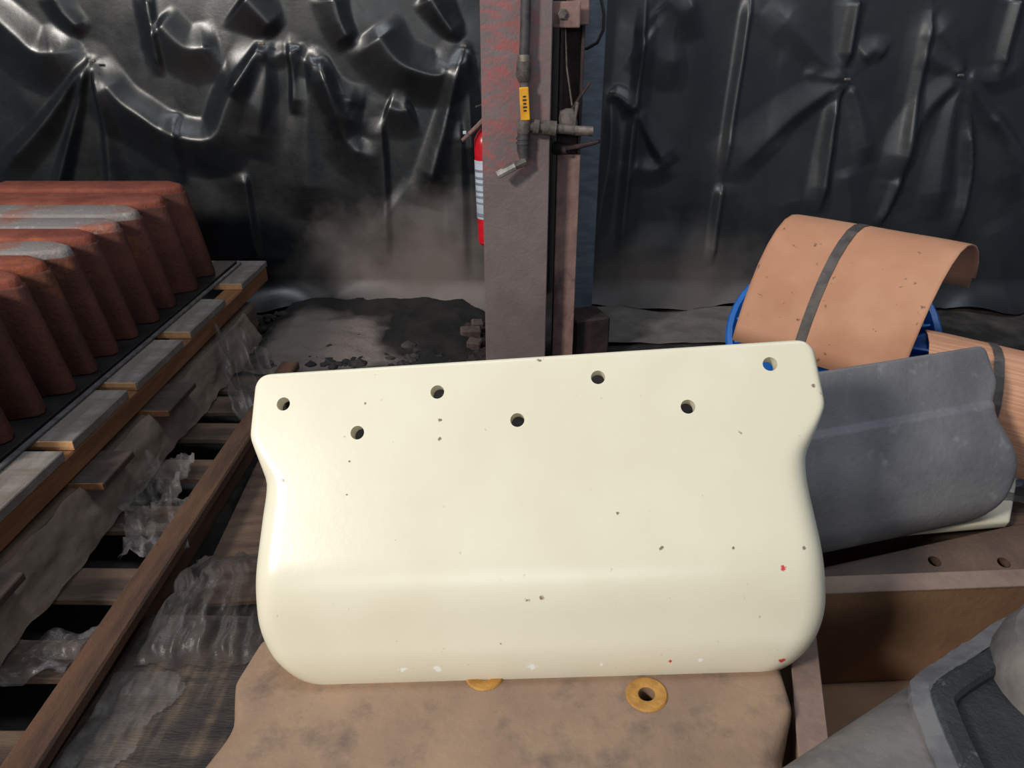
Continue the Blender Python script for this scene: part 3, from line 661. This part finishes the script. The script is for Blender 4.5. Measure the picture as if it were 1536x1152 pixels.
spot(548, 605, .007, BR); spot(808, 540, .012, BR); spot(1110, 648, .009, BR); spot(424, 720, .01, BR); spot(1220, 578, .01, BR); spot(524, 692, .006, BR); spot(1206, 822, .008, BR); spot(930, 521, .012, RED); spot(1172, 992, .016, RED); spot(1005, 992, .01, RED); spot(800, 1000, .022, WH); spot(604, 1004, .02, WH); spot(656, 1003, .02, WH); spot(902, 997, .009, WH); spot(1050, 990, .012, WH); spot(752, 965, .008, BR); spot(520, 742, .005, BR); spot(1100, 822, .007, BR)
M['cream'] = mat('cream_urethane', lin(233, 227, 205), lin(228, 221, 197), 2.5, .4, .6, .27, .03, 60, spec=.5, c3=lin(196, 184, 156), s3=34, lo3=.70, hi3=.76, detail=3, spots=sp_)
hp = [(425, 606), (656, 588), (897, 566), (1155, 546), (536, 649), (776, 630), (1032, 610)]
holes = [tuple(hit(a, b, CF)[:2]) for a, b in hp]
cream = bumper('bumper', 1.0, CF, holes, .0158, M['cream'], xo=-.012)
tag(cream, 'large cream bumper with seven bolt holes lying in the foreground', 'bumper')
# chipped spots along the lower edge (thin plastic flakes)
# tan bumper underneath
_x = Vector((.99, -.13, .089)).normalized(); _n = Vector((-.089, .0, .996)); _n = (_n - _x * _n.dot(_x)).normalized(); _y = _n.cross(_x)
TF = frame_of([[_x[i], _y[i], _n[i]] for i in range(3)], (-.015, 1.22, .325))
tan_h = [tuple(hit(a, b, TF)[:2]) for a, b in [(728, 1012), (970, 1042), (1097, 999)]]
tr = empty('bumper'); tr.matrix_world = TF
tb = bumper('body', .94, Matrix(), tan_h, .0175, M['tan'], B=.9, back=-.24, slope=14, bend=(.6, .8), nu=48, nb=70, rside=.05, wl=.65); tb.parent = tr
tag(tr, 'dirty tan bumper with ochre bushings lying under the cream bumper', 'bumper')
for (hx, hy) in tan_h[:2]:
    bm = bmesh.new(); n = 28; prof = [(.0176, -.02), (.0176, .002), (.021, .004), (.041, .004), (.044, .001), (.044, -.01)]
    rings = [[bm.verts.new((hx + r * math.cos(2 * math.pi * k / n), hy + r * math.sin(2 * math.pi * k / n), z)) for k in range(n)] for r, z in prof]
    for a, b in zip(rings, rings[1:]):
        for k in range(n): bm.faces.new((a[k], a[(k + 1) % n], b[(k + 1) % n], b[k]))
    from_bm('bushing', bm, M['washer'], tr, True, 35)
# what the tan bumper rests on
sup = tag(empty('timber_crib', (0, .95, 0)), 'low timber crib under the tan bumper', 'crib')
box('skid', (-.36, .95, .02), (.12, .7, .04), M['oldwood'], sup, bev=.004)
box('skid', (.32, .95, .055), (.12, .7, .11), M['oldwood'], sup, bev=.004)

# grey bumper behind right
GF = frame_of([[.97282822, -.17667021, .14964254], [.2257443, .58022136, -.78254884], [.05142727, .79506654, .60433801]], (1.302 * .7, 2.522 * .7, 1.6 - 1.1726 * .7))
grey = tag(bumper('bumper', .7, GF, [], 0, M['grey'], nu=48, nb=100, bend=(.36, .52), slope=24, B=.69, rbot=.085, back=-.24, step=.018, wl=.66, rplan=.21), 'dark grey scuffed bumper lying behind the right end of the cream one', 'bumper')

# open brown box at right
bx = tag(empty('open_box', (1.0, .95, 0)), 'open brown urethane box with pale rim beside the cream bumper', 'box')
A = Vector((.70, 1.41)); B_ = Vector((1.9, 1.475)); C_ = Vector((1.8, .35)); D_ = Vector((.435, .50))
RZ = .35; th = .05; MZ = .42
def wall(name, p, q, inw):
    d = (q - p).normalized(); n = Vector((-d.y, d.x)) * inw
    poly = [tuple(p - Vector(bx.location[:2])), tuple(q - Vector(bx.location[:2])), tuple(q + n * th - Vector(bx.location[:2])), tuple(p + n * th - Vector(bx.location[:2]))]
    o = prism(name, poly, 0.02, RZ - .008, M['tan_box'], bx, bev=.003)
    r = prism('rim', [tuple(p - n * .004 - Vector(bx.location[:2])), tuple(q - n * .004 - Vector(bx.location[:2])), tuple(q + n * (th + .006) - Vector(bx.location[:2])), tuple(p + n * (th + .006) - Vector(bx.location[:2]))], RZ - .008, RZ, M['rim'], bx, bev=.002)
wall('back_wall', A, B_, -1); wall('side_wall', D_, A, -1); wall('side_wall', B_, C_, -1); wall('front_wall', C_, D_, -1)
cen = Vector(bx.location[:2])
prism('bottom', [tuple(v_ - cen) for v_ in (A, B_, C_, D_)][::-1], 0, .02, M['tan_box'], bx)
# brown flange plate with holes behind the box rim
def plate(name, quad, th_, m, label, hp=(), hr=.017, cat='plate'):
    """slab through four world points (counter-clockwise seen from above)"""
    o_ = quad[0]; ex = (quad[1] - quad[0]).normalized(); n = ex.cross(quad[3] - quad[0]).normalized(); ey = n.cross(ex)
    F = Matrix.Identity(4)
    for i in range(3): F[i][0] = ex[i]; F[i][1] = ey[i]; F[i][2] = n[i]; F[i][3] = o_[i]
    Fi = F.inverted(); poly = [tuple((Fi @ p_)[:2]) for p_ in quad]
    o = prism(name, poly, -th_, 0, m, None, bev=.008, seg=2)
    hs = [tuple(hit(a, b, F)[:2]) for a, b in hp]
    if hs:
        bm = bmesh.new()
        for (hx, hy) in hs: bmesh.ops.create_cone(bm, cap_ends=True, segments=24, radius1=hr, radius2=hr, depth=.5, matrix=Matrix.Translation((hx, hy, 0)))
        cut = from_bm('cutter', bm, None); md = o.modifiers.new('holes', 'BOOLEAN'); md.object = cut; md.solver = 'EXACT'
        bpy.context.view_layer.update(); dg = bpy.context.evaluated_depsgraph_get()
        me = bpy.data.meshes.new_from_object(o.evaluated_get(dg)); o.modifiers.clear(); o.data = me; bpy.data.objects.remove(cut)
        o.data.polygons.foreach_set('use_smooth', [True] * len(o.data.polygons)); o.data.set_sharp_from_angle(angle=math.radians(38))
    o.matrix_world = F
    return tag(o, label, cat)
q = [Vector((.60, 1.385, .33)), U(1700, 905, Y=1.46), U(1700, 716, Y=1.60), U(1225, 852, Y=1.42)]
plate('bumper_plate', [Vector((.70, 1.475, .26)), Vector((2.0, 1.545, .32)), U(1640, 735, Y=1.68), U(1228, 853, Y=1.53)], .03, M['brown_plate'], 'dark brown flange plate with bolt holes behind the box rim', [(1402, 842), (1506, 844)], cat='plate')
plate('bumper_plate', [Vector((.55, 1.555, .335)), U(1516, 782, Y=1.67), U(1506, 735, Y=1.94), Vector((.55, 1.92, .40))], .03, M['cream'], 'pale cream plate showing under the dark grey bumper', cat='plate')
tag(box('timber_block', (1.2, 1.80, .15), (1.1, .2, .30), M['oldwood'], bev=.006), 'timber block under the stacked plates', 'block')

# big dark moulding in the lower right corner
mo = tag(empty('rubber_moulding', (.8, .8, MZ)), 'large dusty grey rubber moulding with raised black lip in the lower right corner', 'moulding')
S0 = Vector((.458, .783)); dv = Vector((.868, .496)); pv = Vector((.496, -.868))
def moz(s, q):
    z = MZ + .002 + .088 * math.sqrt(max(0, 1 - max(0, (.09 - q) / .12) ** 2)) if q < .09 else MZ + .09
    z += 0
    return z
def loc2(s, q): w_ = S0 + dv * s + pv * q; return w_
nS, nQ = 60, 40
v = []; f = []
for i in range(nS + 1):
    s = -.5 + 1.7 * i / nS
    for j in range(nQ + 1):
        qv = -.03 + .62 * (j / nQ) ** 1.4
        w_ = loc2(s, qv); v.append((w_.x - mo.location.x, w_.y - mo.location.y, moz(s, qv) - mo.location.z))
nt_ = len(v)
for i in range(nS + 1):
    for j in range(nQ + 1): v.append((v[i * (nQ + 1) + j][0], v[i * (nQ + 1) + j][1], RZ + .001 - MZ))
for i in range(nS):
    for j in range(nQ):
        a = i * (nQ + 1) + j; f.append((a, a + 1, a + nQ + 2, a + nQ + 1)); f.append((nt_ + a, nt_ + a + nQ + 1, nt_ + a + nQ + 2, nt_ + a + 1))
    a = i * (nQ + 1); f.append((a, a + nQ + 1, nt_ + a + nQ + 1, nt_ + a)); a += nQ; f.append((a, nt_ + a, nt_ + a + nQ + 1, a + nQ + 1))
for j in range(nQ):
    f.append((j, nt_ + j, nt_ + j + 1, j + 1)); a = nS * (nQ + 1) + j; f.append((a, a + 1, nt_ + a + 1, nt_ + a))
pd('body', v, f, M['rubber'], mo, True, 50)
# raised lip: path in photo, swept flat profile
def sweep(name, pts, prof, m, ragged=0.):
    pts = [Vector(p) for p in pts]; sm_ = []
    for i in range(len(pts) - 1):
        p0 = pts[max(i - 1, 0)]; p1 = pts[i]; p2 = pts[i + 1]; p3 = pts[min(i + 2, len(pts) - 1)]
        for k in range(10):
            t = k / 10; sm_.append(.5 * ((2 * p1) + (p2 - p0) * t + (2 * p0 - 5 * p1 + 4 * p2 - p3) * t * t + (3 * p1 - p0 - 3 * p2 + p3) * t ** 3))
    sm_.append(pts[-1]); v = []; f = []; n = len(prof)
    for i, p_ in enumerate(sm_):
        d = (sm_[min(i + 1, len(sm_) - 1)] - sm_[max(i - 1, 0)]); d.z = 0; d.normalize(); nn_ = Vector((d.y, -d.x, 0))
        for k, (a, b) in enumerate(prof):
            jit = ragged * random.uniform(-1, 1) if a < .002 else 0
            w_ = p_ + nn_ * (a + jit) + Vector((0, 0, b)); v.append(w_ - mo.location)
    for i in range(len(sm_) - 1):
        for k in range(n): f.append((i * n + k, i * n + (k + 1) % n, (i + 1) * n + (k + 1) % n, (i + 1) * n + k))
    f.append(tuple(range(n))); f.append(tuple((len(sm_) - 1) * n + k for k in range(n))[::-1])
    return pd(name, v, f, m, mo, True, 30)
ZL = MZ + .092
path = [U(1440, 1235, Z=ZL), U(1402, 1152, Z=ZL), U(1372, 1075, Z=ZL), U(1364, 1030, Z=ZL), U(1385, 1008, Z=ZL), U(1450, 965, Z=ZL), U(1545, 905, Z=ZL), U(1650, 840, Z=ZL)]
sweep('outer_lip', path, [(0, -.01), (0, .008), (.028, .020), (.034, .018), (.034, -.01)], M['rubber_edge'], .002)
path2 = [U(1476, 1235, Z=ZL), U(1432, 1152, Z=ZL), U(1402, 1080, Z=ZL), U(1394, 1048, Z=ZL), U(1412, 1026, Z=ZL), U(1470, 990, Z=ZL), U(1545, 948, Z=ZL), U(1650, 880, Z=ZL)]
sweep('black_lip', path2, [(-.002, -.01), (-.002, .019), (.006, .024), (.034, .024), (.040, .016), (.040, -.01)], M['rubber_dark'], .001)
# inner recess floor and round boss
prism('recess_floor', [tuple((U(a, b, Z=ZL) - mo.location)[:2]) for a, b in [(1440, 1240), (1440, 1152), (1428, 1070), (1450, 1030), (1545, 985), (1700, 900), (1800, 1240)]][::-1], ZL - .02 - mo.location.z, ZL + .003 - mo.location.z, M['rubber_dark'], mo)
pb_ = U(1640, 1040, Z=ZL)
lathe('round_boss', [(.168, -.03), (.168, .02), (.162, .06), (.145, .09), (.11, .105), (.01, .11)], M['rubber'], Matrix.Translation(pb_ - mo.location), mo, 40)

# ------------------------------------------------------------------ brown fibre sheets over blue tubs
def arch(name, L0, R0, fdir, prof, m, band_at, bw, label):
    rt_ = tag(empty(name, (L0 + R0) / 2), label, 'fibre sheet')
    ax = R0 - L0; f_ = Vector(fdir).normalized(); off = (L0 + R0) / 2
    def P(u, h, d): return L0 + ax * u + f_ * h + Vector((0, 0, -d)) - off
    n = len(prof); us = [0, .02, .06, .12] + [.2 + .6 * k / 8 for k in range(9)] + [.88, .94, .98, 1]
    v = []; f = []
    for i, (h, d) in enumerate(prof):
        for u in us: v.append(P(u, h, d + .004 * nz3(u * 3, h * 6, 2)))
    nu = len(us)
    for i in range(n - 1):
        for j in range(nu - 1):
            if i == 0 and (j == 0 or j == nu - 2): continue
            f.append((i * nu + j, i * nu + j + 1, (i + 1) * nu + j + 1, (i + 1) * nu + j))
    o = pd('sheet', v, f, m, rt_, True); md = o.modifiers.new('thickness', 'SOLIDIFY'); md.thickness = .006; md.offset = -1
    v = []; f = []
    for i, (h, d) in enumerate(prof):
        t = max(1, i); hp_, dp = prof[max(0, i - 1)]; hn, dn = prof[min(n - 1, i + 1)]
        tx, tz = hn - hp_, -(dn - dp); l_ = math.hypot(tx, tz); nx_, nz_ = -tz / l_, tx / l_
        if nz_ < -.2: nx_, nz_ = nx_, nz_
        for u in (band_at - bw, band_at + bw): v.append(P(u, h + nx_ * .0035, d - nz_ * .0035 - .0))
    for i in range(n - 1): f.append((2 * i, 2 * i + 1, 2 * i + 3, 2 * i + 2))
    o = pd('band', v, f, M['band'], rt_, False); md = o.modifiers.new('thickness', 'SOLIDIFY'); md.thickness = .0012; md.offset = 0
    return rt_
KL = U(1188, 322, Y=2.75); KR = U(1452, 368, Z=KL.z)
prof = [(-.19, .19), (-.185, .15), (-.165, .09), (-.13, .045), (-.09, .018), (-.045, .004), (0, 0), (.05, .012), (.10, .045), (.145, .09), (.19, .155), (.225, .225), (.255, .30), (.28, .38), (.295, .44)]
arch('fibre_sheet', KL, KR, (-.76, -.65, 0), prof, M['kraft'], .42, .03, 'arched brown fibre sheet with dark band behind the cream bumper')
def tub(C, nrm, r, h, label):
    rt_ = tag(empty('blue_tub', C), label, 'tub')
    mx = Vector(nrm).normalized().to_track_quat('Z', 'Y').to_matrix().to_4x4()
    lathe('shell', [(r * .86, -h), (r * .9, -h * .97), (r * .95, -.06), (r * .95, -.02), (r, -.02), (r * 1.02, 0), (r, .012), (r * .95, .012), (r * .93, 0), (r * .9, -.03), (r * .1, -.035)], M['blue'], mx, rt_, 44)
    for k in range(20):
        a = 2 * math.pi * k / 20
        b = box('rib', (0, 0, 0), (.10, .012, .03), M['blue'], None, bev=.002); b.parent = rt_
        b.matrix_local = mx @ Matrix.Rotation(a, 4, 'Z') @ Matrix.Translation((r * .87, 0, -.016))
    return rt_
nrm1 = Vector((-.28, -.52, .72))
tub(U(1243, 500, Y=2.62), nrm1, .385, .34, 'blue plastic tub tilted under the arched brown sheet')
# second sheet, folded over a lower tub
K2L = U(1392, 500, Y=2.15); K2R = U(1600, 548, Z=K2L.z)
prof2 = [(-.1, .02), (-.05, .004), (0, 0), (.05, .012), (.10, .05), (.13, .085), (.15, .12), (.157, .15), (.162, .2), (.165, .26), (.168, .32)]
arch('fibre_sheet', K2L, K2R, (-.35, -.94, 0), prof2, M['kraft_line'], .52, .035, 'brown lined fibre sheet with dark band at the right edge beside the grey bumper')
tub(U(1590, 640, Y=2.02), Vector((-.1, -.2, .95)), .25, .40, 'blue tub under the lined brown sheet at the right edge')
p = U(1528, 745, Y=1.75)
scrap('film_scrap', p + Vector((-.06, 0, -.03)), (.3, .02, 0), (0, .14, .05), M['film'], 'white film scrap at the right edge under the lined sheet', amp=.02, seed=6)
